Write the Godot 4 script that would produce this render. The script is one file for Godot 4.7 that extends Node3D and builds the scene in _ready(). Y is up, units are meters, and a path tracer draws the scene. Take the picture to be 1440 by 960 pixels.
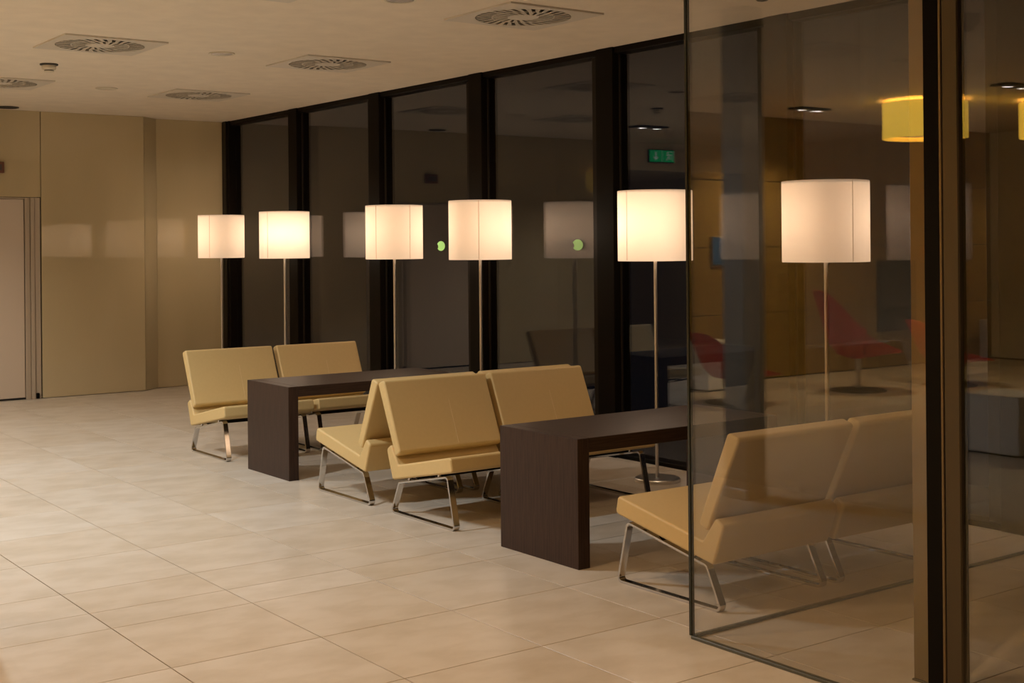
extends Node3D
# Hotel lobby at night: waiting benches between wenge tables, drum floor lamps before dark windows,
# a glass partition on the right and a lounge behind the viewer that shows only as reflections.
# World: x runs across the aisle towards the windows, y is up, -z runs along the windows to the end wall.

const CEILING := 2.88
const GLASS_X := 6.10

var mats := {}
var used := {}
var rng := RandomNumberGenerator.new()


func _ready() -> void:
	rng.seed = 7
	set_camera()
	set_environment()
	make_materials()
	build_floor()
	build_ceiling()
	build_walls()
	build_windows()
	build_partition()
	build_spots()
	build_furniture()
	build_lamps()
	build_ceiling_fittings()
	build_lounge()
	build_small_things()


# ---------------------------------------------------------------- camera, light
func set_camera() -> void:
	var c := Camera3D.new()
	c.name = "camera"
	var focal := 1852.1
	c.projection = Camera3D.PROJECTION_FRUSTUM
	c.near = 0.1
	c.far = 100.0
	c.size = 0.1 * 960.0 / focal
	c.frustum_offset = Vector2(0, -136.1 / focal * 0.1)
	add_child(c)
	c.position = Vector3(0, 1.5, 0)
	c.basis = Basis(Vector3.UP, -0.6329) * Basis(Vector3.BACK, -0.009)
	c.current = true


func set_environment() -> void:
	var w := WorldEnvironment.new()
	w.name = "night"
	var e := Environment.new()
	e.background_mode = Environment.BG_COLOR
	e.background_color = Color(0.03, 0.03, 0.04)
	e.tonemap_mode = Environment.TONE_MAPPER_LINEAR
	e.tonemap_exposure = 1.05
	e.sdfgi_enabled = true
	e.ssao_enabled = true
	e.ssil_enabled = true
	w.environment = e
	add_child(w)


func build_spots() -> void:
	# Twin ceiling spots in a row over the aisle; they are the main light of the room.
	var aisle := "%s twin spotlight over the aisle counted from the olive end wall"
	var lounge := "twin spotlight over the red lounge chairs, %s"
	# across, along, power, colour, label
	var fittings := [
		[1.72, 11.55, 1.9, Color(1, 0.96, 0.9), aisle % "first"],
		[1.72, 9.15, 2.0, Color(0.97, 0.99, 1), aisle % "second"],
		[1.72, 6.78, 2.75, Color(0.94, 0.98, 1), aisle % "third"],
		[1.72, 4.41, 0.95, Color(1, 0.83, 0.62), aisle % "fourth"],
		[1.72, 2.04, 1.2, Color(1, 0.81, 0.58), aisle % "fifth"],
		[-3.53, 9.13, 5.5, Color(1, 0.87, 0.66), lounge % "next to the oak wall"],
		[-3.53, 6.78, 4.5, Color(1, 0.87, 0.66), lounge % "away from the oak wall"],
	]
	for f in fittings:
		var t = thing("twin_spotlight", f[4], "spotlight", P(f[0], CEILING, f[1]), "twin ceiling spotlights")
		mesh(cbox(Vector3(0.46, 0.02, 0.2), 0.004), "plate", mats.dark_plate, t, Vector3(0, -0.01, 0))
		for s in [-1, 1]:
			var rim = mesh(lathe([Vector2(0.07, -0.02), Vector2(0.07, -0.03), Vector2(0.052, -0.03), Vector2(0.046, -0.024)], 28), "rim", mats.steel, t, Vector3(s * 0.12, 0, 0))
			mesh(lathe([Vector2(0.0, -0.0215), Vector2(0.047, -0.0215), Vector2(0.047, -0.0265), Vector2(0.0, -0.0265)], 24), "lamp_lens", mats.spot_glow, rim)
			var l := SpotLight3D.new()
			l.name = "spot_beam"
			l.light_color = f[3]
			l.light_energy = f[2]
			l.light_size = 0.03
			l.spot_range = 20.0
			l.spot_attenuation = 2.0
			l.spot_angle = 68.0
			l.spot_angle_attenuation = 0.6
			l.shadow_enabled = true
			t.add_child(l, true)
			l.position = Vector3(s * 0.12, -0.05, 0)
			l.rotation = Vector3(-PI / 2, 0, 0)


# ---------------------------------------------------------------- helpers
func P(v: float, h: float, u: float) -> Vector3:
	return Vector3(v, h, -u)


func numbered(called: String) -> String:
	var n: int = used.get(called, 0)
	used[called] = n + 1
	return called if n == 0 else "%s_%03d" % [called, n]


func tag(o: Node, label: String, category := "", group := "", kind := "") -> Node:
	if label:
		o.set_meta("label", label)
	if category:
		o.set_meta("category", category)
	if group:
		o.set_meta("group", group)
	if kind:
		o.set_meta("kind", kind)
	return o


func thing(called: String, label: String, category: String, at := Vector3.ZERO, group := "", turn := 0.0, kind := "") -> Node3D:
	var o := Node3D.new()
	o.name = numbered(called)
	add_child(o)
	o.position = at
	o.rotation.y = turn
	tag(o, label, category, group, kind)
	return o


func mesh(m: Mesh, called: String, material: Material, parent: Node, at := Vector3.ZERO, turn := Vector3.ZERO) -> MeshInstance3D:
	var o := MeshInstance3D.new()
	o.name = called
	o.mesh = m
	o.material_override = null
	for i in m.get_surface_count():
		o.set_surface_override_material(i, material)
	o.position = at
	o.rotation = turn
	parent.add_child(o, true)
	return o


func tri(st: SurfaceTool, a: Vector3, b: Vector3, c: Vector3, na: Vector3, nb: Vector3, nc: Vector3) -> void:
	# front faces run clockwise: keep the cross product against the outward normal
	if (b - a).cross(c - a).dot(na + nb + nc) > 0.0:
		var p := b
		b = c
		c = p
		p = nb
		nb = nc
		nc = p
	st.set_normal(na)
	st.add_vertex(a)
	st.set_normal(nb)
	st.add_vertex(b)
	st.set_normal(nc)
	st.add_vertex(c)


func quad(st: SurfaceTool, a: Vector3, b: Vector3, c: Vector3, d: Vector3, n: Vector3) -> void:
	tri(st, a, b, c, n, n, n)
	tri(st, a, c, d, n, n, n)


func quad4(st: SurfaceTool, p: Array, n: Array) -> void:
	tri(st, p[0], p[1], p[2], n[0], n[1], n[2])
	tri(st, p[0], p[2], p[3], n[0], n[2], n[3])


func begin() -> SurfaceTool:
	var st := SurfaceTool.new()
	st.begin(Mesh.PRIMITIVE_TRIANGLES)
	return st


func add_box(st: SurfaceTool, lo: Vector3, hi: Vector3) -> void:
	for axis in 3:
		for s in [0, 1]:
			var n := Vector3.ZERO
			n[axis] = 1.0 if s else -1.0
			var a := (axis + 1) % 3
			var b := (axis + 2) % 3
			var q := []
			for k in [[0, 0], [1, 0], [1, 1], [0, 1]]:
				var p := Vector3.ZERO
				p[axis] = hi[axis] if s else lo[axis]
				p[a] = hi[a] if k[0] else lo[a]
				p[b] = hi[b] if k[1] else lo[b]
				q.append(p)
			quad(st, q[0], q[1], q[2], q[3], n)


func cbox(size: Vector3, bevel := 0.002) -> ArrayMesh:
	# a box centred on its origin with chamfered edges
	var st := begin()
	var h := size / 2.0
	var at := func(s: Vector3, axis: int) -> Vector3:
		var p := Vector3(s.x * (h.x - bevel), s.y * (h.y - bevel), s.z * (h.z - bevel))
		p[axis] = s[axis] * h[axis]
		return p
	for axis in 3:
		var a := (axis + 1) % 3
		var b := (axis + 2) % 3
		for s in [-1.0, 1.0]:
			var n := Vector3.ZERO
			n[axis] = s
			var q := []
			for k in [[-1, -1], [1, -1], [1, 1], [-1, 1]]:
				var c := Vector3.ZERO
				c[axis] = s
				c[a] = k[0]
				c[b] = k[1]
				q.append(at.call(c, axis))
			quad(st, q[0], q[1], q[2], q[3], n)
			for s2 in [-1.0, 1.0]:
				var n2 := Vector3.ZERO
				n2[axis] = s
				n2[a] = s2
				var e := []
				for k in [-1.0, 1.0]:
					var c := Vector3.ZERO
					c[axis] = s
					c[a] = s2
					c[b] = k
					e.append([at.call(c, axis), at.call(c, a)])
				quad(st, e[0][0], e[1][0], e[1][1], e[0][1], n2.normalized())
	for x in [-1.0, 1.0]:
		for y in [-1.0, 1.0]:
			for z in [-1.0, 1.0]:
				var c := Vector3(x, y, z)
				var n := c.normalized()
				tri(st, at.call(c, 0), at.call(c, 1), at.call(c, 2), n, n, n)
	return st.commit()


func solid(called: String, material: Material, parent: Node, lo: Vector3, hi: Vector3, bevel := 0.002) -> MeshInstance3D:
	var a := Vector3(minf(lo.x, hi.x), minf(lo.y, hi.y), minf(lo.z, hi.z))
	var b := Vector3(maxf(lo.x, hi.x), maxf(lo.y, hi.y), maxf(lo.z, hi.z))
	return mesh(cbox(b - a, bevel), called, material, parent, (a + b) / 2.0)


func lathe(profile: Array, segments := 32, smooth := false) -> ArrayMesh:
	# profile of (radius, height) turned about y; the outside lies to the right when the profile runs downwards
	var st := begin()
	for i in profile.size() - 1:
		var p: Vector2 = profile[i]
		var q: Vector2 = profile[i + 1]
		var na := Vector2(p.y - q.y, q.x - p.x).normalized()
		var nb := na
		if smooth:
			if i > 0:
				var o: Vector2 = profile[i - 1]
				na = (na + Vector2(o.y - p.y, p.x - o.x).normalized()).normalized()
			if i < profile.size() - 2:
				var r: Vector2 = profile[i + 2]
				nb = (nb + Vector2(q.y - r.y, r.x - q.x).normalized()).normalized()
		for k in segments:
			var a := TAU * k / segments
			var b := TAU * (k + 1) / segments
			var ring := func(v: Vector2, t: float) -> Vector3: return Vector3(v.x * cos(t), v.y, v.x * sin(t))
			var A: Vector3 = ring.call(p, a)
			var B: Vector3 = ring.call(p, b)
			var C: Vector3 = ring.call(q, b)
			var D: Vector3 = ring.call(q, a)
			var nA: Vector3 = ring.call(na, a)
			var nB: Vector3 = ring.call(na, b)
			var nC: Vector3 = ring.call(nb, b)
			var nD: Vector3 = ring.call(nb, a)
			if p.x > 1e-6:
				tri(st, A, B, C, nA, nB, nC)
			if q.x > 1e-6:
				tri(st, A, C, D, nA, nC, nD)
	return st.commit()


func outline(points: Array, radii: Array, steps := 5) -> Array:
	# rounded polygon, counter-clockwise: [position, outward normal] pairs
	var out := []
	var n := points.size()
	for i in n:
		var p: Vector2 = points[i]
		var d1: Vector2 = (p - points[(i + n - 1) % n]).normalized()
		var d2: Vector2 = (points[(i + 1) % n] - p).normalized()
		var n1 := Vector2(d1.y, -d1.x)
		var n2 := Vector2(d2.y, -d2.x)
		var side := 1.0 if d1.cross(d2) > 0.0 else -1.0
		var angle := absf(n1.angle_to(n2))
		var r: float = radii[i]
		var start := p - d1 * r * tan(angle / 2.0)
		var centre := start - n1 * r * side
		for k in steps + 1:
			var nk := n1.rotated(n1.angle_to(n2) * k / steps)
			out.append([centre + nk * r * side, nk])
	return out


func extruded(shape: Array, width: float, round_end: float, steps := 4) -> ArrayMesh:
	# outline() in (back, height), drawn out along x with rounded rims; back points to -z
	var st := begin()
	var n := shape.size()
	var rings := []
	for s in [-1.0, 1.0]:
		var half := []
		for k in steps + 1:
			var a := PI / 2.0 * k / steps
			var ring := []
			for v in shape:
				var q: Vector2 = v[0] - v[1] * round_end * (1.0 - cos(a))
				var x: float = s * (width / 2.0 - round_end * (1.0 - sin(a)))
				var m := Vector3(s * sin(a), v[1].y * cos(a), -v[1].x * cos(a))
				ring.append([Vector3(x, q.y, -q.x), m])
			half.append(ring)
		if s < 0:
			half.reverse()
		rings.append_array(half)
	for r in rings.size() - 1:
		for i in n:
			var j := (i + 1) % n
			var A = rings[r][i]
			var B = rings[r][j]
			var C = rings[r + 1][j]
			var D = rings[r + 1][i]
			quad4(st, [A[0], B[0], C[0], D[0]], [A[1], B[1], C[1], D[1]])
	for r in [0, rings.size() - 1]:
		var flat := PackedVector2Array()
		for v in rings[r]:
			flat.append(Vector2(-v[0].z, v[0].y))
		var cut := Geometry2D.triangulate_polygon(flat)
		var m := Vector3(-1 if r == 0 else 1, 0, 0)
		for k in range(0, cut.size(), 3):
			tri(st, rings[r][cut[k]][0], rings[r][cut[k + 1]][0], rings[r][cut[k + 2]][0], m, m, m)
	return st.commit()


func hoop(shape: Array, thick: float, width: float) -> ArrayMesh:
	# a flat bar bent round an outline, its edges eased
	var st := begin()
	var n := shape.size()
	var e := 0.0015
	var section := [[0.0, -1.0, e], [0.0, 1.0, e], [e, 1.0, 0.0], [thick - e, 1.0, 0.0], [thick, 1.0, e], [thick, -1.0, e], [thick - e, -1.0, 0.0], [e, -1.0, 0.0]]
	var sn := [Vector2(1, 0), Vector2(0.7, 0.7), Vector2(0, 1), Vector2(-0.7, 0.7), Vector2(-1, 0), Vector2(-0.7, -0.7), Vector2(0, -1), Vector2(0.7, -0.7)]
	for i in n:
		var j := (i + 1) % n
		for k in 8:
			var c := [section[k], section[(k + 1) % 8]]
			var pts := []
			var nrm := []
			for w in [[i, 0], [j, 0], [j, 1], [i, 1]]:
				var v = shape[w[0]]
				var s = c[w[1]]
				var q: Vector2 = v[0] - v[1] * s[0]
				pts.append(Vector3(s[1] * (width / 2.0 - s[2]), q.y, -q.x))
				nrm.append(Vector3(sn[k].y, v[1].y * sn[k].x, -v[1].x * sn[k].x))
			quad4(st, pts, nrm)
	return st.commit()


func flat_shape(points: Array, thick: float) -> ArrayMesh:
	# a flat cut-out in the xy plane, thick along z
	var st := begin()
	var poly := PackedVector2Array(points)
	if Geometry2D.is_polygon_clockwise(poly):
		poly.reverse()
	var cut := Geometry2D.triangulate_polygon(poly)
	for s in [-1.0, 1.0]:
		var z: float = s * thick / 2.0
		var n := Vector3(0, 0, s)
		for k in range(0, cut.size(), 3):
			tri(st, Vector3(poly[cut[k]].x, poly[cut[k]].y, z), Vector3(poly[cut[k + 1]].x, poly[cut[k + 1]].y, z), Vector3(poly[cut[k + 2]].x, poly[cut[k + 2]].y, z), n, n, n)
	for i in poly.size():
		var a := poly[i]
		var b := poly[(i + 1) % poly.size()]
		var d := (b - a).normalized()
		quad(st, Vector3(a.x, a.y, -thick / 2), Vector3(b.x, b.y, -thick / 2), Vector3(b.x, b.y, thick / 2), Vector3(a.x, a.y, thick / 2), Vector3(d.y, -d.x, 0))
	return st.commit()


# ---------------------------------------------------------------- materials
func lin(r: float, g: float, b: float) -> Color:
	return Color(r, g, b).linear_to_srgb()


func plain(color: Color, roughness := 0.6, metallic := 0.0, specular := 0.5) -> StandardMaterial3D:
	var m := StandardMaterial3D.new()
	m.albedo_color = color
	m.roughness = roughness
	m.metallic = metallic
	m.metallic_specular = specular
	return m


func noise(frequency: float, octaves: int, ramp: Array, salt := 0, size := 512, kind := FastNoiseLite.TYPE_SIMPLEX_SMOOTH) -> NoiseTexture2D:
	var f := FastNoiseLite.new()
	f.noise_type = kind
	f.seed = 11 + salt
	f.frequency = frequency
	f.fractal_octaves = octaves
	f.fractal_gain = 0.55
	var t := NoiseTexture2D.new()
	t.width = size
	t.height = size
	t.seamless = true
	t.noise = f
	if ramp:
		var g := Gradient.new()
		g.offsets = PackedFloat32Array(ramp.map(func(x): return x[0]))
		g.colors = PackedColorArray(ramp.map(func(x): return x[1]))
		t.color_ramp = g
	return t


func textured(t: Texture2D, scale: Vector3, color: Color, roughness: float, world := true, specular := 0.5) -> StandardMaterial3D:
	var m := plain(color, roughness, 0.0, specular)
	m.albedo_texture = t
	m.uv1_triplanar = true
	m.uv1_world_triplanar = world
	m.uv1_triplanar_sharpness = 8.0
	m.uv1_scale = scale
	return m


func pane(color: Color, alpha: float) -> StandardMaterial3D:
	var m := plain(Color(color.r, color.g, color.b, alpha), 0.0)
	m.transparency = BaseMaterial3D.TRANSPARENCY_ALPHA
	m.metallic_specular = 0.5
	return m


func glow(color: Color, strength: float) -> StandardMaterial3D:
	var m := plain(color, 0.5)
	m.emission_enabled = true
	m.emission = color
	m.emission_energy_multiplier = strength
	return m


func make_materials() -> void:
	var stone := noise(0.006, 5, [[0.0, Color(0.92, 0.905, 0.88)], [0.4, Color(0.955, 0.945, 0.93)], [0.6, Color(0.98, 0.975, 0.97)], [1.0, Color(1, 1, 1)]])
	var tones := [lin(0.64, 0.56, 0.46), lin(0.655, 0.575, 0.475), lin(0.63, 0.545, 0.44), lin(0.665, 0.59, 0.495), lin(0.64, 0.555, 0.45)]
	mats.tiles = []
	for i in tones.size():
		var m := textured(stone, Vector3(0.8, 0.8, 1.3), tones[i], 0.34)
		m.uv1_offset = Vector3(0.37 * i, 0.11 * i, 0.23 * i)
		mats.tiles.append(m)
	mats.grout = plain(lin(0.28, 0.19, 0.13), 0.95)
	mats.plaster = textured(noise(0.02, 3, [[0.0, Color(0.96, 0.96, 0.96)], [1.0, Color(1, 1, 1)]], 3, 256), Vector3(0.7, 0.7, 0.7), lin(0.86, 0.765, 0.63), 0.9)
	mats.olive = textured(noise(0.01, 3, [[0.0, Color(0.95, 0.95, 0.94)], [1.0, Color(1, 1, 1)]], 5, 256), Vector3(0.3, 0.1, 0.3), lin(0.56, 0.46, 0.285), 0.0)
	mats.door = plain(lin(0.62, 0.52, 0.42), 0.5)
	mats.door_frame = plain(lin(0.46, 0.38, 0.29), 0.45)
	mats.dark = plain(lin(0.012, 0.010, 0.009), 0.7)
	mats.bronze = plain(lin(0.006, 0.004, 0.0022), 0.45, 0.0, 0.2)
	mats.bronze_light = plain(lin(0.018, 0.014, 0.009), 0.42, 0.0, 0.25)
	mats.dark_plate = plain(lin(0.05, 0.045, 0.04), 0.5)
	mats.window_glass = pane(lin(0.02, 0.02, 0.02), 0.03)
	mats.partition_glass = pane(lin(0.05, 0.06, 0.015), 0.055)
	mats.partition_glass_clear = pane(lin(0.05, 0.06, 0.02), 0.015)
	mats.glass_edge = plain(lin(0.02, 0.024, 0.018), 0.25)
	mats.channel = plain(lin(0.09, 0.095, 0.08), 0.35)
	mats.steel = plain(lin(0.72, 0.68, 0.63), 0.34, 1.0)
	mats.chrome = plain(lin(0.60, 0.58, 0.56), 0.08, 1.0)
	mats.brass = plain(lin(0.20, 0.15, 0.09), 0.4, 0.8)
	mats.brass_dark = plain(lin(0.085, 0.068, 0.045), 0.42, 0.6)
	mats.rubber = plain(lin(0.006, 0.005, 0.004), 0.6, 0.0, 0.2)
	var hide := textured(noise(0.03, 4, [[0.0, Color(0.985, 0.983, 0.98)], [1.0, Color(1, 1, 1)]], 8, 256), Vector3(4, 4, 4), lin(0.64, 0.46, 0.20), 0.52, false)
	mats.hide = hide
	mats.hide_seam = plain(lin(0.76, 0.58, 0.30), 0.55)
	var grain := [[0.0, Color(0.72, 0.69, 0.67)], [0.42, Color(0.86, 0.84, 0.83)], [0.62, Color(1, 0.98, 0.97)], [1.0, Color(0.8, 0.77, 0.75)]]
	var veins := noise(0.016, 4, grain, 12, 512)
	mats.wenge_up = textured(veins, Vector3(11.0, 0.35, 11.0), lin(0.052, 0.029, 0.020), 0.42, true, 0.35)
	mats.wenge_long = textured(veins, Vector3(0.35, 11.0, 11.0), lin(0.052, 0.029, 0.020), 0.42, true, 0.35)
	var shade := plain(lin(0.86, 0.79, 0.70), 0.9)
	shade.backlight_enabled = true
	shade.backlight = lin(0.74, 0.655, 0.57)
	shade.emission_enabled = true
	shade.emission = lin(1.0, 0.81, 0.62)
	shade.emission_energy_multiplier = 0.22
	mats.shade = shade
	var cap := plain(lin(0.8, 0.74, 0.64), 0.9)
	cap.backlight_enabled = true
	cap.backlight = lin(1.0, 0.94, 0.84)
	mats.shade_cap = cap
	mats.shade_seam = plain(lin(0.62, 0.46, 0.28), 0.9)
	mats.bulb = glow(lin(1.0, 0.78, 0.5), 2.0)
	mats.spot_glow = glow(lin(1.0, 0.96, 0.92), 18.0)
	mats.diffuser = plain(lin(0.66, 0.60, 0.51), 0.55)
	mats.diffuser_blade = plain(lin(0.58, 0.52, 0.43), 0.6)
	mats.fitting = plain(lin(0.70, 0.63, 0.50), 0.5)
	mats.fitting_lens = plain(lin(0.42, 0.38, 0.33), 0.25)
	mats.sensor_band = plain(lin(0.08, 0.06, 0.05), 0.5)
	mats.rust = plain(lin(0.16, 0.06, 0.03), 0.5)
	mats.sticker = plain(lin(0.40, 0.86, 0.30), 0.5)
	mats.red = plain(lin(0.60, 0.02, 0.018), 0.75)
	mats.red_shell = plain(lin(0.50, 0.02, 0.018), 0.6)
	var oak := noise(0.012, 4, [[0.0, Color(0.72, 0.68, 0.6)], [0.5, Color(0.92, 0.9, 0.86)], [1.0, Color(1, 1, 1)]], 21, 512)
	mats.oak = textured(oak, Vector3(0.5, 3.5, 0.5), lin(0.36, 0.235, 0.065), 0.4)
	mats.pale_column = plain(lin(0.38, 0.38, 0.39), 0.6)
	mats.white = plain(lin(0.72, 0.70, 0.68), 0.5)
	mats.pendant = glow(lin(1.0, 0.64, 0.07), 4.5)
	mats.pendant_inner = glow(lin(1.0, 0.70, 0.2), 1.6)
	mats.sign_green = glow(lin(0.0, 0.55, 0.17), 0.7)
	mats.sign_white = glow(lin(0.8, 0.9, 0.85), 0.5)
	mats.blue_print = plain(lin(0.04, 0.12, 0.32), 0.4)


# ---------------------------------------------------------------- setting
func tile_mesh(w: float, d: float) -> ArrayMesh:
	# a tile with eased upper edges, its top at y = 0
	var st := begin()
	var e := 0.0008
	var lo := Vector3(-w / 2, -0.012, -d / 2)
	var hi := Vector3(w / 2, 0, d / 2)
	var top := [Vector3(lo.x + e, 0, lo.z + e), Vector3(hi.x - e, 0, lo.z + e), Vector3(hi.x - e, 0, hi.z - e), Vector3(lo.x + e, 0, hi.z - e)]
	var mid := [Vector3(lo.x, -e, lo.z), Vector3(hi.x, -e, lo.z), Vector3(hi.x, -e, hi.z), Vector3(lo.x, -e, hi.z)]
	quad(st, top[0], top[1], top[2], top[3], Vector3.UP)
	var out := [Vector3(0, 0, -1), Vector3(1, 0, 0), Vector3(0, 0, 1), Vector3(-1, 0, 0)]
	for i in 4:
		var j := (i + 1) % 4
		quad(st, top[i], top[j], mid[j], mid[i], (out[i] + Vector3.UP).normalized())
		quad(st, mid[i], mid[j], Vector3(mid[j].x, lo.y, mid[j].z), Vector3(mid[i].x, lo.y, mid[i].z), out[i])
	return st.commit()


func build_floor() -> void:
	var f := thing("floor", "beige limestone tile floor with fine brown joints", "floor", Vector3.ZERO, "", 0.0, "structure")
	solid("screed", mats.grout, f, Vector3(-8, -0.15, 8), Vector3(6.3, -0.006, -14.2), 0.001)
	var gap := 0.004
	var rows := [2.07, 2.685, 3.30, 3.91, 4.52, 5.135, 5.40, 5.77, 6.39]
	while rows[-1] < 14.0:
		rows.append(rows[-1] + 0.622)
	while rows[0] > -7.4:
		rows.push_front(rows[0] - 0.613)
	var rest := []
	for i in 5:
		rest.append(begin())
	var shared := {}
	var count := 0
	for r in rows.size() - 1:
		var u0: float = rows[r]
		var u1: float = minf(rows[r + 1], 14.1)
		for c in range(-14, 10):
			var v0 := 0.59 + 0.6 * c
			var v1 := minf(v0 + 0.6, 6.1)
			var which := rng.randi() % 5
			var w := v1 - v0 - gap
			var d := u1 - u0 - gap
			var key := "%.3f_%.3f" % [w, d]
			if not shared.has(key):
				shared[key] = tile_mesh(w, d)
			var at := P((v0 + v1) / 2, 0, (u0 + u1) / 2)
			var seen: bool = u1 > 2.3 and v1 > 0.262 * u0 and v1 * 0.5916 + u1 * 0.8063 > 4.45 and v0 < 1.45 * u1
			if seen and count < 298:
				mesh(shared[key], "tile", mats.tiles[which], f, at)
				count += 1
			else:
				rest[which].append_from(shared[key], 0, Transform3D(Basis(), at))
	for i in 5:
		tag(mesh(rest[i].commit(), "far_tiles", mats.tiles[i], f), "", "", "", "stuff")


func build_ceiling() -> void:
	# plaster slabs that leave square openings for the air diffusers, a dark duct box over each
	var c := thing("ceiling", "smooth off-white plaster ceiling", "ceiling", Vector3.ZERO, "", 0.0, "structure")
	var bands := [[-8.0, 2.735, false], [2.735, 3.335, true], [3.335, 4.468, false], [4.468, 5.068, true], [5.068, 6.3, false]]
	var holes := [6.365, 8.83, 11.27]
	for b in bands:
		var cuts := [-8.0]
		if b[2]:
			for h in holes:
				cuts.append_array([h - 0.3, h + 0.3])
				var st := begin()
				var lo := P(b[0], CEILING + 0.0, h + 0.3)
				var hi := P(b[1], CEILING + 0.3, h - 0.3)
				quad(st, Vector3(lo.x, hi.y, lo.z), Vector3(hi.x, hi.y, lo.z), hi, Vector3(lo.x, hi.y, hi.z), Vector3.DOWN)
				for x in [lo.x, hi.x]:
					quad(st, Vector3(x, lo.y, lo.z), Vector3(x, lo.y, hi.z), Vector3(x, hi.y, hi.z), Vector3(x, hi.y, lo.z), Vector3(1 if x == lo.x else -1, 0, 0))
				for z in [lo.z, hi.z]:
					quad(st, Vector3(lo.x, lo.y, z), Vector3(hi.x, lo.y, z), Vector3(hi.x, hi.y, z), Vector3(lo.x, hi.y, z), Vector3(0, 0, 1 if z == lo.z else -1))
				mesh(st.commit(), "duct_box", mats.dark, c)
		cuts.append(14.2)
		for k in range(0, cuts.size(), 2):
			solid("plaster", mats.plaster, c, P(b[0], CEILING, cuts[k]), P(b[1], CEILING + 0.2, cuts[k + 1]), 0.0)


func build_walls() -> void:
	# end wall of glossy olive panels with a splayed return before the window corner
	var w := thing("wall_end", "glossy olive-beige glass panel wall at the end of the lobby", "wall", Vector3.ZERO, "", 0.0, "structure")
	var u := 13.45
	solid("core", mats.dark, w, P(0.4, 0, u + 0.24), P(6.3, CEILING, u + 0.4))
	solid("panel", mats.olive, w, P(4.012, 0.004, u), P(5.078, CEILING, u + 0.03), 0.003)
	solid("panel", mats.olive, w, P(2.77, 2.018, u), P(4.006, CEILING, u + 0.03), 0.003)
	solid("panel", mats.olive, w, P(1.6, 0.004, u), P(2.764, CEILING, u + 0.03), 0.003)
	solid("panel", mats.olive, w, P(0.4, 0.004, u), P(1.594, CEILING, u + 0.03), 0.003)
	solid("panel", mats.olive, w, P(5.275, 0.004, u + 0.165), P(6.03, CEILING, u + 0.195), 0.003)
	var s := begin()
	var a := [P(5.08, 0.004, u + 0.001), P(5.275, 0.004, u + 0.166), P(5.275, CEILING, u + 0.166), P(5.08, CEILING, u + 0.001)]
	var n := Vector3(0.646, 0, 0.763)
	quad(s, a[0], a[1], a[2], a[3], n)
	var b := a.map(func(p): return p - n * 0.03)
	quad(s, b[0], b[1], b[2], b[3], -n)
	mesh(s.commit(), "splayed_panel", mats.olive, w)
	# door in the end wall
	var d := thing("door_1", "pale flush door in the olive end wall", "door", Vector3.ZERO, "", 0.0, "structure")
	solid("door_leaf", mats.door, d, P(2.9, 0.02, u + 0.02), P(3.845, 1.995, u + 0.06))
	solid("threshold", mats.dark, d, P(2.85, 0.0, u + 0.02), P(3.9, 0.016, u + 0.16))
	for x in [[3.852, 3.90, 0.004], [3.903, 3.94, -0.012], [3.943, 4.0, 0.002]]:
		solid("door_frame", mats.door_frame, d, P(x[0], 0.0, u + x[2]), P(x[1], 2.014, u + 0.12), 0.004)
	solid("door_frame", mats.door_frame, d, P(2.85, 1.999, u + 0.004), P(3.85, 2.014, u + 0.12), 0.004)
	solid("door_frame", mats.door_frame, d, P(2.78, 0.0, u + 0.004), P(2.896, 2.014, u + 0.12), 0.004)
	solid("pivot", mats.rubber, d, P(3.945, 0.005, u - 0.02), P(3.975, 0.06, u), 0.004)
	# rest of the room, which shows in reflections only
	var l := thing("wall_corridor", "white bulkhead over the mouth of an unlit corridor", "wall", Vector3.ZERO, "", 0.0, "structure")
	solid("bulkhead", mats.plaster, l, P(-2.0, 2.5, u), P(0.39, CEILING, u + 0.2))
	solid("corridor_ceiling", mats.plaster, l, P(-2.0, 2.5, u + 0.2), P(0.39, 2.6, u + 6.0))
	solid("corridor_side", mats.plaster, l, P(0.39, 0, u + 0.4), P(0.5, 2.6, u + 6.0))
	solid("corridor_side", mats.plaster, l, P(-2.15, 0, u + 0.2), P(-2.0, 2.6, u + 6.0))
	solid("corridor_end", mats.plaster, l, P(-2.0, 0, u + 6.0), P(0.39, 2.6, u + 6.1))
	solid("corridor_floor", mats.tiles[0], l, P(-2.0, -0.1, 14.1), P(0.39, 0, u + 6.0), 0.001)
	var o := thing("wall_lounge", "warm oak panel wall behind the red chairs", "wall", Vector3.ZERO, "", 0.0, "structure")
	solid("core", mats.dark, o, P(-8, 0, 10.06), P(-2.0, CEILING, 10.2))
	solid("return", mats.plaster, o, P(-2.15, 0, 10.2), P(-2.0, CEILING, 13.6))
	for i in 5:
		for j in 4:
			var x0 := -2.0 - 1.2 * i
			var y0 := 0.012 + 0.72 * j
			solid("panel", mats.oak, o, P(x0 - 1.192, y0, 10.02), P(x0, minf(y0 + 0.712, CEILING), 10.05), 0.003)
	var k := thing("wall_back", "plain plaster wall behind the viewer", "wall", Vector3.ZERO, "", 0.0, "structure")
	solid("plaster", mats.plaster, k, P(-8, 0, -7.6), P(6.3, CEILING, -7.4))
	var q := thing("wall_left", "plain plaster wall on the lounge side", "wall", Vector3.ZERO, "", 0.0, "structure")
	solid("plaster", mats.plaster, q, P(-8.2, 0, -7.4), P(-8.0, CEILING, 10.2))
	for x in [[1.30, 5.46, 0.17]]:
		var c := thing("column", "slim square pale grey column beside the aisle", "column", P(x[0], 0, x[1]))
		solid("shaft", mats.pale_column, c, Vector3(-x[2] / 2, 0.06, -0.09), Vector3(x[2] / 2, CEILING, 0.09), 0.006)
		solid("plinth", mats.steel, c, Vector3(-x[2] / 2 - 0.004, 0, -0.094), Vector3(x[2] / 2 + 0.004, 0.06, 0.094), 0.003)


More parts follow.
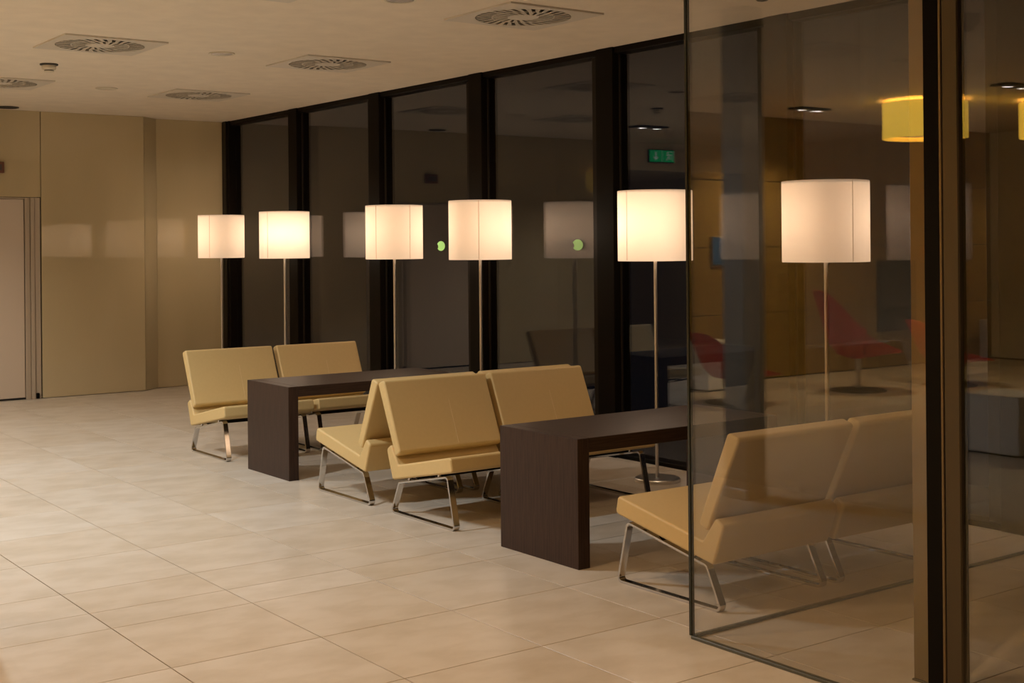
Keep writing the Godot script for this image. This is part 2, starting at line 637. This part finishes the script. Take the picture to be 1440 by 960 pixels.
func build_windows() -> void:
	var n := 0
	for k in range(4, -6, -1):
		var near := 7.015 + 1.605 * k        # face of the mullion turned to the viewer
		var wide := 0.185 if k < 4 else 0.19
		var bay_to := near
		var bay_from := near - 1.605 + 0.185
		n += 1
		var w := thing("window_%d" % n, "dark floor-to-ceiling window bay in a bronze frame, number %d from the olive wall" % n, "window", Vector3.ZERO, "", 0.0, "structure")
		solid("mullion", mats.bronze, w, P(6.03, 0, near), P(6.18, CEILING, near + wide), 0.004)
		if k < 4:
			solid("mullion_flange", mats.bronze_light, w, P(6.085, 0.03, near + wide), P(6.0995, CEILING - 0.045, near + wide + 0.105), 0.003)
			solid("glazing_bead", mats.bronze_light, w, P(6.085, 0.03, near - 0.014), P(6.0995, CEILING - 0.045, near), 0.003)
		else:
			solid("mullion_flange", mats.bronze_light, w, P(6.015, 0, near + 0.055), P(6.0295, CEILING, near + 0.14), 0.003)
		solid("header", mats.bronze, w, P(6.045, CEILING - 0.045, bay_from), P(6.18, CEILING, bay_to), 0.004)
		solid("bottom_rail", mats.bronze, w, P(6.045, 0, bay_from), P(6.18, 0.03, bay_to), 0.004)
		solid("pane", mats.window_glass, w, P(GLASS_X, 0.03, bay_from), P(GLASS_X + 0.012, CEILING - 0.045, bay_to), 0.0005)


func build_partition() -> void:
	var a := thing("glass_partition", "tinted frameless glass wall running along the aisle beside the waiting area", "glass wall")
	solid("pane", mats.partition_glass, a, P(3.494, 0.012, 3.63), P(3.506, CEILING, 2.5645), 0.0005)
	solid("pane", mats.partition_glass, a, P(3.494, 0.012, 2.436), P(3.506, CEILING, -4.0), 0.0005)
	solid("floor_channel", mats.channel, a, P(3.488, 0.001, 3.632), P(3.512, 0.012, 2.5645), 0.001)
	solid("floor_channel", mats.channel, a, P(3.488, 0.001, 2.436), P(3.512, 0.012, -4.0), 0.001)
	solid("edge_seal", mats.glass_edge, a, P(3.490, 0.012, 3.631), P(3.509, CEILING, 3.643), 0.001)
	solid("gasket", mats.rubber, a, P(3.482, 0, 2.506), P(3.518, CEILING, 2.564), 0.002)
	solid("edge_strip", mats.brass, a, P(3.478, 0, 2.4955), P(3.522, CEILING, 2.5055), 0.002)
	solid("stile", mats.brass_dark, a, P(3.480, 0, 2.4365), P(3.520, CEILING, 2.495), 0.004)
	var b := thing("glass_partition", "clear frameless glass wall crossing from the aisle to the windows behind the chairs", "glass wall")
	solid("pane", mats.partition_glass_clear, b, P(3.512, 0.012, 3.632), P(6.02, CEILING, 3.644), 0.0005)
	solid("floor_channel", mats.channel, b, P(3.514, 0.001, 3.628), P(6.02, 0.012, 3.648), 0.001)
	var p := thing("door_post", "brushed bronze door post standing behind the tinted glass wall", "post")
	solid("stile", mats.brass, p, P(3.76, 0.0065, 2.70), P(3.83, CEILING, 2.826), 0.003)
	solid("foot_plate", mats.brass_dark, p, P(3.755, 0, 2.69), P(3.835, 0.006, 2.83), 0.001)


# ---------------------------------------------------------------- furniture
func chair_unit(label: String, at: Vector3, turn: float, shift: float) -> Node3D:
	var t := thing("lounge_chair", label, "chair", at, "cream sled-base chairs", turn)
	var w := 0.70
	if not mats.has("seat_mesh"):
		mats.seat_mesh = extruded(outline([Vector2(-0.012, 0.311), Vector2(0.594, 0.194), Vector2(0.655, 0.360), Vector2(0.606, 0.390), Vector2(0.532, 0.285), Vector2(0.004, 0.392)], [0.019, 0.016, 0.022, 0.018, 0.012, 0.019]), w, 0.012)
		mats.back_mesh = extruded(outline([Vector2(0.508, 0.352), Vector2(0.560, 0.325), Vector2(0.746, 0.722), Vector2(0.678, 0.744)], [0.018, 0.016, 0.017, 0.020]), w, 0.012)
		mats.seam_mesh = extruded(outline([Vector2(0.5148, 0.372), Vector2(0.5198, 0.371), Vector2(0.6768, 0.725), Vector2(0.6715, 0.727)], [0.0012, 0.0012, 0.0012, 0.0012], 2), 0.003, 0.0005, 1)
	mesh(mats.seat_mesh, "seat", mats.hide, t)
	var back = mesh(mats.back_mesh, "backrest", mats.hide, t)
	mesh(mats.seam_mesh, "seam", mats.hide_seam, back, Vector3(0.05 * (1.0 if absf(turn) < 1.0 else -1.0), 0.0, 0.0))
	var key := "sled_%.3f" % shift
	if not mats.has(key):
		mats[key] = hoop(outline([Vector2(-0.014 + shift, 0.0), Vector2(0.642 + shift, 0.0), Vector2(0.552 + shift, 0.184), Vector2(0.056 + shift, 0.282)], [0.026, 0.026, 0.026, 0.026]), 0.012, 0.036)
	for s in [-1, 1]:
		var frame = mesh(mats[key], "sled_frame", mats.chrome, t, Vector3(s * (w / 2 - 0.042), 0.0, 0))
		for q in [0.16, 0.46]:
			var y: float = 0.311 - 0.1931 * (q + shift + 0.012)
			mesh(lathe([Vector2(0.0, 0.008), Vector2(0.009, 0.008), Vector2(0.009, -0.014), Vector2(0.0, -0.014)], 12), "spacer", mats.chrome, frame, Vector3(0, y, -(q + shift)))
	for q in [0.22, 0.44]:
		var y: float = 0.311 - 0.1931 * (q + 0.012)
		mesh(cbox(Vector3(w - 0.13, 0.008, 0.03), 0.002), "cross_rail", mats.bronze, t, Vector3(0, y - 0.0045, -q), Vector3(0.19, 0, 0))
	return t


func bench_table(label: String, u: float) -> void:
	var t := thing("waiting_table", label, "table", P(3.82, 0, u), "wenge tables between the benches")
	var length := 1.34
	var d := 0.612
	solid("table_top", mats.wenge_long, t, Vector3(0.0705, 0.535, 0), Vector3(length - 0.0705, 0.602, -d), 0.002)
	solid("end_panel", mats.wenge_up, t, Vector3(0, 0, 0), Vector3(0.07, 0.602, -d), 0.002)
	solid("end_panel", mats.wenge_up, t, Vector3(length - 0.07, 0, 0), Vector3(length, 0.602, -d), 0.002)


func build_furniture() -> void:
	bench_table("dark wenge waiting table between the end-wall bench and the back-to-back chairs", 7.638)
	bench_table("dark wenge waiting table between the back-to-back chairs and the glass partition", 4.712)
	var a := 4.148
	var b := 4.884
	chair_unit("cream sled-base chair on the aisle end of the bench before the olive wall", P(a, 0, 8.585), 0.0, 0.02)
	chair_unit("cream sled-base chair on the window end of the bench before the olive wall", P(b, 0, 8.585), 0.0, 0.02)
	chair_unit("cream chair of the back-to-back four, on the aisle and facing the olive wall", P(a, 0, 7.225), PI, -0.02)
	chair_unit("cream chair of the back-to-back four, by the windows and facing the olive wall", P(b, 0, 7.225), PI, -0.02)
	chair_unit("cream chair of the back-to-back four, on the aisle and facing the glass partition", P(a, 0, 5.735), 0.0, 0.015)
	chair_unit("cream chair of the back-to-back four, by the windows and facing the glass partition", P(b, 0, 5.735), 0.0, 0.015)
	chair_unit("cream chair on the aisle with its back to the clear glass partition", P(a, 0, 4.415), PI, -0.02)
	chair_unit("cream chair by the windows with its back to the clear glass partition", P(b, 0, 4.415), PI, -0.02)


func build_lamps() -> void:
	var order := ["closest to", "second from", "third from", "fourth from", "fifth from", "sixth and farthest from"]
	var us := [12.80, 11.35, 9.345, 8.105, 6.173, 4.798]
	var bulb_at := [1.256, -2.03, 1.127, 0.461, 1.93, 0.845]      # where the bulb sits round the stem
	var seam_at := [[-2.506], [-2.75], [-2.785, -1.545], [-2.22], [-3.14], [-1.797]]
	for i in 6:
		var t := thing("floor_lamp", "lit white drum floor lamp by the windows, %s the olive end wall" % order[i], "lamp", P(5.65, 0, us[i]), "drum floor lamps along the windows")
		mesh(lathe([Vector2(0.0, 0.024), Vector2(0.138, 0.024), Vector2(0.144, 0.019), Vector2(0.144, 0.0), Vector2(0.0, 0.0)], 48), "base", mats.steel, t)
		mesh(lathe([Vector2(0.0, 1.80), Vector2(0.0112, 1.80), Vector2(0.0112, 0.022), Vector2(0.0, 0.022)], 20), "pole", mats.steel, t)
		var r := 0.236
		var shade = mesh(lathe([Vector2(r - 0.002, 1.832), Vector2(r, 1.830), Vector2(r, 1.392), Vector2(r - 0.002, 1.390), Vector2(r - 0.003, 1.392), Vector2(r - 0.003, 1.830), Vector2(r - 0.002, 1.832)], 72), "lamp_shade", mats.shade, t)
		mesh(lathe([Vector2(0.012, 1.822), Vector2(r - 0.006, 1.822), Vector2(r - 0.006, 1.818), Vector2(0.012, 1.818)], 48), "top_diffuser", mats.shade_cap, t)
		for s in seam_at[i]:
			# the view runs from the lamp back to the camera along (-V, -U)
			var ang: float = s
			mesh(cbox(Vector3(0.0035, 0.432, 0.0012), 0.0003), "shade_seam", mats.shade_seam, shade, Vector3(cos(ang) * (r + 0.0004), 1.611, -sin(ang) * (r + 0.0004)), Vector3(0, ang + PI / 2, 0))
		mesh(lathe([Vector2(0.0114, 1.74), Vector2(0.013, 1.74), Vector2(0.015, 1.73), Vector2(0.015, 1.43), Vector2(0.013, 1.42), Vector2(0.0114, 1.42)], 20), "bulb_holder", mats.fitting, t)
		var off := 0.034 if i == 1 else 0.055
		var at := Vector3(cos(bulb_at[i]) * off, 1.625, -sin(bulb_at[i]) * off)
		mesh(lathe([Vector2(0.0, 0.045), Vector2(0.02, 0.038), Vector2(0.03, 0.018), Vector2(0.03, -0.005), Vector2(0.016, -0.035), Vector2(0.0, -0.045)], 20, true), "bulb", mats.bulb, t, at)
		var l := OmniLight3D.new()
		l.name = "bulb_light"
		l.light_color = Color(1.0, 0.92, 0.83)
		l.light_energy = 0.08
		l.light_size = 0.03
		l.omni_range = 20.0
		l.omni_attenuation = 2.0
		l.shadow_enabled = true
		t.add_child(l, true)
		l.position = at


# ---------------------------------------------------------------- ceiling fittings
func blade_ring(r0: float, r1: float, n: int, skew: float) -> ArrayMesh:
	var st := begin()
	for k in n:
		var a := TAU * k / n
		var step := TAU / n
		var slot0 := (0.016 if r0 < 0.15 else 0.021) / r0
		var slot1 := (0.020 if r0 < 0.15 else 0.026) / r1
		var pts := []
		for q in [[r0, a + slot0 / 2, 0.0], [r1, a + slot1 / 2, skew], [r1, a + step - slot1 / 2, skew], [r0, a + step - slot0 / 2, 0.0]]:
			pts.append(Vector3(cos(q[1] + q[2]) * q[0], 0, sin(q[1] + q[2]) * q[0]))
		var top := pts.map(func(p): return p + Vector3(0, -0.0165, 0))
		var low := pts.map(func(p): return p + Vector3(0, -0.0175, 0))
		quad(st, low[0], low[1], low[2], low[3], Vector3.DOWN)
		var mid: Vector3 = (low[0] + low[1] + low[2] + low[3]) / 4.0
		for i in 4:
			var j := (i + 1) % 4
			var e: Vector3 = (low[j] - low[i]).normalized()
			var nn := Vector3(e.z, 0, -e.x)
			if nn.dot((low[i] + low[j]) / 2.0 - mid) < 0:
				nn = -nn
			quad(st, low[i], low[j], top[j], top[i], nn)
	return st.commit()


func diffuser_plate(half: float, hole: float) -> ArrayMesh:
	# square plate with a round hole; sloping rim up to the ceiling
	var st := begin()
	var n := 64
	for k in n:
		var p := []
		for q in [k, k + 1]:
			var a: float = TAU * q / n
			var d := Vector2(cos(a), sin(a))
			var m := maxf(absf(d.x), absf(d.y))
			p.append([d * hole, d / m * half])
		var f := func(v: Vector2, y: float) -> Vector3: return Vector3(v.x, y, v.y)
		quad(st, f.call(p[0][0], -0.018), f.call(p[1][0], -0.018), f.call(p[1][1], -0.018), f.call(p[0][1], -0.018), Vector3.DOWN)
		var inward := -Vector3(p[0][0].x, 0, p[0][0].y).normalized()
		quad(st, f.call(p[0][0], -0.018), f.call(p[1][0], -0.018), f.call(p[1][0], -0.003), f.call(p[0][0], -0.003), inward)
		var e: Vector2 = (p[1][1] - p[0][1]).normalized()
		var o := Vector3(e.y, 0, -e.x)
		if o.dot(Vector3(p[0][1].x, 0, p[0][1].y)) < 0:
			o = -o
		quad(st, f.call(p[0][1], -0.018), f.call(p[1][1], -0.018), f.call(p[1][1], -0.0005), f.call(p[0][1], -0.0005), o)
	return st.commit()


func build_ceiling_fittings() -> void:
	var plate := diffuser_plate(0.345, 0.290)
	var outer := blade_ring(0.195, 0.285, 30, 0.12)
	var inner := blade_ring(0.098, 0.180, 20, 0.2)
	var hub := lathe([Vector2(0.0, -0.006), Vector2(0.096, -0.006), Vector2(0.096, -0.0175), Vector2(0.0, -0.0175)], 40)
	var spacer_ring := lathe([Vector2(0.1815, -0.006), Vector2(0.1935, -0.006), Vector2(0.1935, -0.0172), Vector2(0.1815, -0.0172), Vector2(0.1815, -0.006)], 48)
	var spots := [[4.768, 11.27, "window row, first"], [4.768, 8.83, "window row, second"], [4.768, 6.365, "window row, third"], [3.035, 11.27, "aisle row, first"], [3.035, 8.83, "aisle row, second"], [3.035, 6.365, "aisle row, third"]]
	for s in spots:
		var t := thing("air_diffuser", "square swirl air diffuser in the ceiling, %s from the olive wall" % s[2], "air vent", P(s[0], CEILING, s[1]), "square swirl air diffusers")
		t.scale = Vector3(1, 0.6, 1)
		mesh(plate, "plate", mats.diffuser, t)
		tag(mesh(outer, "outer_blades", mats.diffuser_blade, t), "", "", "", "stuff")
		tag(mesh(inner, "inner_blades", mats.diffuser_blade, t), "", "", "", "stuff")
		mesh(spacer_ring, "ring", mats.diffuser_blade, t)
		mesh(hub, "hub", mats.diffuser, t)
	var unlit := [[3.91, 11.22, "second", 0.092], [3.891, 8.776, "third", 0.092], [3.874, 6.32, "fourth", 0.092]]
	for s in unlit:
		var t := thing("round_downlight", "round flush unlit downlight between the diffuser rows, %s from the olive wall" % s[2], "downlight", P(s[0], CEILING, s[1]), "unlit round downlights")
		mesh(lathe([Vector2(s[3], -0.0005), Vector2(s[3], -0.006), Vector2(s[3] - 0.004, -0.008), Vector2(s[3] - 0.012, -0.006), Vector2(s[3] - 0.012, -0.001)], 40), "trim", mats.fitting, t)
		mesh(lathe([Vector2(0.0, -0.001), Vector2(s[3] - 0.0125, -0.001), Vector2(s[3] - 0.0125, -0.004), Vector2(0.0, -0.004)], 40), "lens", mats.fitting_lens if s[1] < 10.0 else mats.fitting, t)
	var sp := thing("ceiling_speaker", "dark round ceiling grille right before the olive end wall", "speaker", P(3.62, CEILING, 13.2))
	mesh(lathe([Vector2(0.11, -0.0005), Vector2(0.11, -0.008), Vector2(0.10, -0.010), Vector2(0.095, -0.004)], 36), "trim", mats.dark_plate, sp)
	mesh(lathe([Vector2(0.0, -0.001), Vector2(0.096, -0.001), Vector2(0.096, -0.005), Vector2(0.0, -0.005)], 36), "grille", mats.dark, sp)
	var sd := thing("smoke_detector", "small cream smoke detector under the ceiling", "smoke detector", P(3.04, CEILING, 9.97))
	mesh(lathe([Vector2(0.066, -0.0005), Vector2(0.066, -0.010), Vector2(0.052, -0.012), Vector2(0.0, -0.012)], 32), "base_plate", mats.dark_plate, sd)
	mesh(lathe([Vector2(0.050, -0.012), Vector2(0.052, -0.03), Vector2(0.046, -0.044), Vector2(0.034, -0.046)], 32), "body", mats.fitting, sd)
	mesh(lathe([Vector2(0.034, -0.044), Vector2(0.034, -0.052), Vector2(0.0, -0.052)], 28), "sensor_slot", mats.sensor_band, sd)
	mesh(lathe([Vector2(0.038, -0.0525), Vector2(0.036, -0.060), Vector2(0.0, -0.064)], 28), "cap", mats.fitting, sd)
	var dome := thing("dome_camera", "dark dome camera on the ceiling above the chairs by the glass partition", "camera", P(5.2, CEILING, 4.83))
	mesh(lathe([Vector2(0.072, -0.0005), Vector2(0.075, -0.05), Vector2(0.066, -0.06), Vector2(0.0, -0.06)], 32), "housing", mats.dark_plate, dome)
	mesh(lathe([Vector2(0.046, -0.06), Vector2(0.042, -0.085), Vector2(0.028, -0.102), Vector2(0.0, -0.108)], 28, true), "dome", mats.rubber, dome)


# ---------------------------------------------------------------- lounge seen in reflections
func shell_chair(label: String, at: Vector3, turn: float, tall := 1.0) -> void:
	var t := thing("swivel_chair", label, "chair", at, "red swivel chairs", turn)
	t.scale = Vector3(1, tall, 1)
	# spine from the front of the seat to the top of the back: forward, height, half width, wing rise
	var spine := [[0.40, 0.41, 0.18, 0.0], [0.30, 0.40, 0.30, 0.05], [0.13, 0.365, 0.36, 0.16], [-0.05, 0.345, 0.38, 0.26], [-0.19, 0.39, 0.38, 0.31], [-0.27, 0.50, 0.35, 0.29], [-0.32, 0.66, 0.29, 0.22], [-0.37, 0.84, 0.23, 0.14], [-0.41, 0.97, 0.18, 0.07], [-0.42, 1.01, 0.11, 0.02]]
	var nx := 12
	for layer in 2:
		var grid := []
		for i in spine.size():
			var s = spine[i]
			var p: Array = spine[maxi(i - 1, 0)]
			var q: Array = spine[mini(i + 1, spine.size() - 1)]
			var d := Vector2(q[0] - p[0], q[1] - p[1]).normalized()
			var up := Vector2(-d.y, d.x)
			if up.y < 0 or (absf(up.y) < 0.3 and up.x < 0):
				up = -up
			var row := []
			for k in nx + 1:
				var f := (k / float(nx)) * 2.0 - 1.0
				var lift: float = s[3] * pow(absf(f), 2.2) - (0.028 * (1.0 - pow(f, 6)) if layer else 0.0)
				row.append(Vector3(f * s[2], s[1] + up.y * lift, s[0] + up.x * lift))
			grid.append(row)
		var st := begin()
		var normals := []
		for i in grid.size():
			var row := []
			for k in nx + 1:
				var along: Vector3 = grid[mini(i + 1, grid.size() - 1)][k] - grid[maxi(i - 1, 0)][k]
				var across: Vector3 = grid[i][mini(k + 1, nx)] - grid[i][maxi(k - 1, 0)]
				var m := across.cross(along).normalized()
				row.append(-m if layer else m)
			normals.append(row)
		if normals[2][6].y < 0.0 and layer == 0 or normals[2][6].y > 0.0 and layer == 1:
			normals = normals.map(func(row): return row.map(func(m): return -m))
		for i in grid.size() - 1:
			for k in nx:
				quad4(st, [grid[i][k], grid[i][k + 1], grid[i + 1][k + 1], grid[i + 1][k]], [normals[i][k], normals[i][k + 1], normals[i + 1][k + 1], normals[i + 1][k]])
		mesh(st.commit(), "cushion" if layer == 0 else "shell", mats.red if layer == 0 else mats.red_shell, t)
	mesh(lathe([Vector2(0.0, 0.335), Vector2(0.03, 0.335), Vector2(0.03, 0.03), Vector2(0.0, 0.03)], 20), "pedestal", mats.steel, t)
	mesh(lathe([Vector2(0.0, 0.03), Vector2(0.05, 0.028), Vector2(0.27, 0.014), Vector2(0.28, 0.0), Vector2(0.0, 0.0)], 40), "base", mats.dark_plate, t)


func build_lounge() -> void:
	shell_chair("low red swivel chair farthest into the lounge, before the dark niche", P(-4.75, 0, 8.35), -0.9, 0.68)
	shell_chair("tall red swivel chair in the middle of the lounge", P(-3.65, 0, 8.64), -0.95)
	shell_chair("low red swivel chair at the lounge entrance beside the white cube", P(-2.0, 0, 8.75), -1.2, 0.66)
	for s in [[-3.895, 8.0, "over the middle red chair"], [-4.98, 7.2, "deeper in the lounge"]]:
		var t := thing("pendant_lamp", "yellow drum pendant lamp %s" % s[2], "lamp", P(s[0], 2.50, s[1]), "yellow drum pendants")
		var r := 0.40
		mesh(lathe([Vector2(r - 0.004, 0.352), Vector2(r, 0.35), Vector2(r, 0.002), Vector2(r - 0.004, 0.0), Vector2(r - 0.006, 0.002), Vector2(r - 0.006, 0.35), Vector2(r - 0.004, 0.352)], 56), "shade", mats.pendant, t)
		mesh(lathe([Vector2(0.0, 0.045), Vector2(r - 0.03, 0.045), Vector2(r - 0.03, 0.04), Vector2(0.0, 0.04)], 48), "diffuser", mats.pendant_inner, t)
		mesh(lathe([Vector2(0.0, 0.38), Vector2(0.006, 0.38), Vector2(0.006, 0.05), Vector2(0.0, 0.05)], 10), "stem", mats.steel, t)
		var l := OmniLight3D.new()
		l.name = "pendant_light"
		l.light_color = Color(1.0, 0.84, 0.5)
		l.light_energy = 1.2
		l.light_size = 0.05
		l.omni_range = 20.0
		l.omni_attenuation = 2.0
		l.shadow_enabled = true
		t.add_child(l, true)
		l.position = Vector3(0, 0.17, 0)
	for s in [[-1.35, 5.45, 0.42, "near the columns"], [-2.62, 9.72, 0.5, "against the oak wall"]]:
		var t := thing("cube_table", "low white cube table %s" % s[3], "table", P(s[0], 0, s[1]), "white cube tables")
		solid("body", mats.white, t, Vector3(-0.22, 0.015, -0.22), Vector3(0.22, s[2], 0.22), 0.006)
		solid("plinth", mats.dark, t, Vector3(-0.19, 0, -0.19), Vector3(0.19, 0.015, 0.19), 0.002)
	var n := thing("wall_niche", "dark framed niche on the oak wall", "niche", P(-6.05, 0.85, 10.02))
	solid("frame", mats.bronze, n, Vector3(-0.36, -0.42, 0.0), Vector3(0.36, 0.42, 0.03), 0.004)
	solid("screen", mats.rubber, n, Vector3(-0.31, -0.37, 0.0305), Vector3(0.31, 0.37, 0.036), 0.002)
	var b := thing("wall_picture", "small blue picture on the oak wall", "picture", P(-3.06, 1.41, 10.02))
	solid("frame", mats.steel, b, Vector3(-0.1, -0.16, 0.0), Vector3(0.1, 0.16, 0.02), 0.003)
	solid("print", mats.blue_print, b, Vector3(-0.085, -0.145, 0.0205), Vector3(0.085, 0.145, 0.024), 0.001)


func build_small_things() -> void:
	# bitten round stickers on the window glass, at eye height
	var disc := []
	for k in 40:
		var a := TAU * k / 40.0
		var p := Vector2(cos(a), sin(a)) * 0.041
		if (p - Vector2(-0.047, -0.004)).length() > 0.021:
			disc.append(p)
		else:
			var d := (p - Vector2(-0.047, -0.004)).normalized()
			disc.append(Vector2(-0.047, -0.004) + Vector2(absf(d.x), d.y).normalized() * 0.021)
	for s in [[9.33, "on the window between third and fourth lamps"], [7.50, "on the window between fourth and fifth lamps"]]:
		var o = mesh(flat_shape(disc.map(func(p): return Vector2(p.x * 1.5, p.y)), 0.001), numbered("window_sticker"), mats.sticker, self, P(GLASS_X - 0.0008, 1.494, s[0]), Vector3(0, -PI / 2, 0))
		tag(o, "bright green round sticker with a bitten edge, %s" % s[1], "sticker", "green window stickers")
	var w := thing("wall_beacon", "small brown box on the olive wall above the pale door", "box", P(3.56, 2.305, 13.45))
	solid("housing", mats.rust, w, Vector3(-0.085, -0.055, 0.0), Vector3(0.085, 0.055, 0.05), 0.006)
	solid("lens", mats.sensor_band, w, Vector3(-0.06, -0.03, 0.0505), Vector3(0.06, 0.03, 0.056), 0.003)
	# exit sign on the corridor bulkhead, seen mirrored in the windows
	var e := thing("exit_sign", "green escape route sign with a running figure and an arrow on the bulkhead", "sign", P(-0.2, 2.70, 13.45))
	solid("housing", mats.dark_plate, e, Vector3(-0.235, -0.09, 0.0), Vector3(0.235, 0.09, 0.04), 0.004)
	solid("face", mats.sign_green, e, Vector3(-0.225, -0.08, 0.0405), Vector3(0.225, 0.08, 0.045), 0.001)
	solid("divider", mats.sign_white, e, Vector3(-0.004, -0.08, 0.0455), Vector3(0.002, 0.08, 0.047), 0.0005)
	mesh(flat_shape([Vector2(0.105, 0.062), Vector2(0.125, 0.062), Vector2(0.125, -0.02), Vector2(0.155, 0.005), Vector2(0.155, -0.022), Vector2(0.115, -0.062), Vector2(0.075, -0.022), Vector2(0.075, 0.005), Vector2(0.105, -0.02)], 0.002), "arrow", mats.sign_white, e, Vector3(0, 0, 0.0465))
	mesh(flat_shape([Vector2(-0.205, 0.066), Vector2(-0.125, 0.066), Vector2(-0.125, 0.058), Vector2(-0.197, 0.058), Vector2(-0.197, -0.066), Vector2(-0.205, -0.066)], 0.002), "doorway", mats.sign_white, e, Vector3(0, 0, 0.0465))
	mesh(flat_shape([Vector2(-0.150, 0.03), Vector2(-0.105, 0.034), Vector2(-0.078, 0.012), Vector2(-0.084, 0.004), Vector2(-0.106, 0.018), Vector2(-0.116, -0.006), Vector2(-0.088, -0.026), Vector2(-0.072, -0.058), Vector2(-0.086, -0.062), Vector2(-0.102, -0.034), Vector2(-0.126, -0.02), Vector2(-0.138, -0.044), Vector2(-0.176, -0.044), Vector2(-0.176, -0.034), Vector2(-0.146, -0.032), Vector2(-0.130, 0.022), Vector2(-0.150, 0.018), Vector2(-0.170, -0.004), Vector2(-0.178, 0.002)], 0.002), "figure", mats.sign_white, e, Vector3(0, 0, 0.0465))
	mesh(lathe([Vector2(0.0, 0.001), Vector2(0.0125, 0.001), Vector2(0.0125, -0.001), Vector2(0.0, -0.001)], 20), "figure_head", mats.sign_white, e, Vector3(-0.108, 0.049, 0.0465), Vector3(PI / 2, 0, 0))
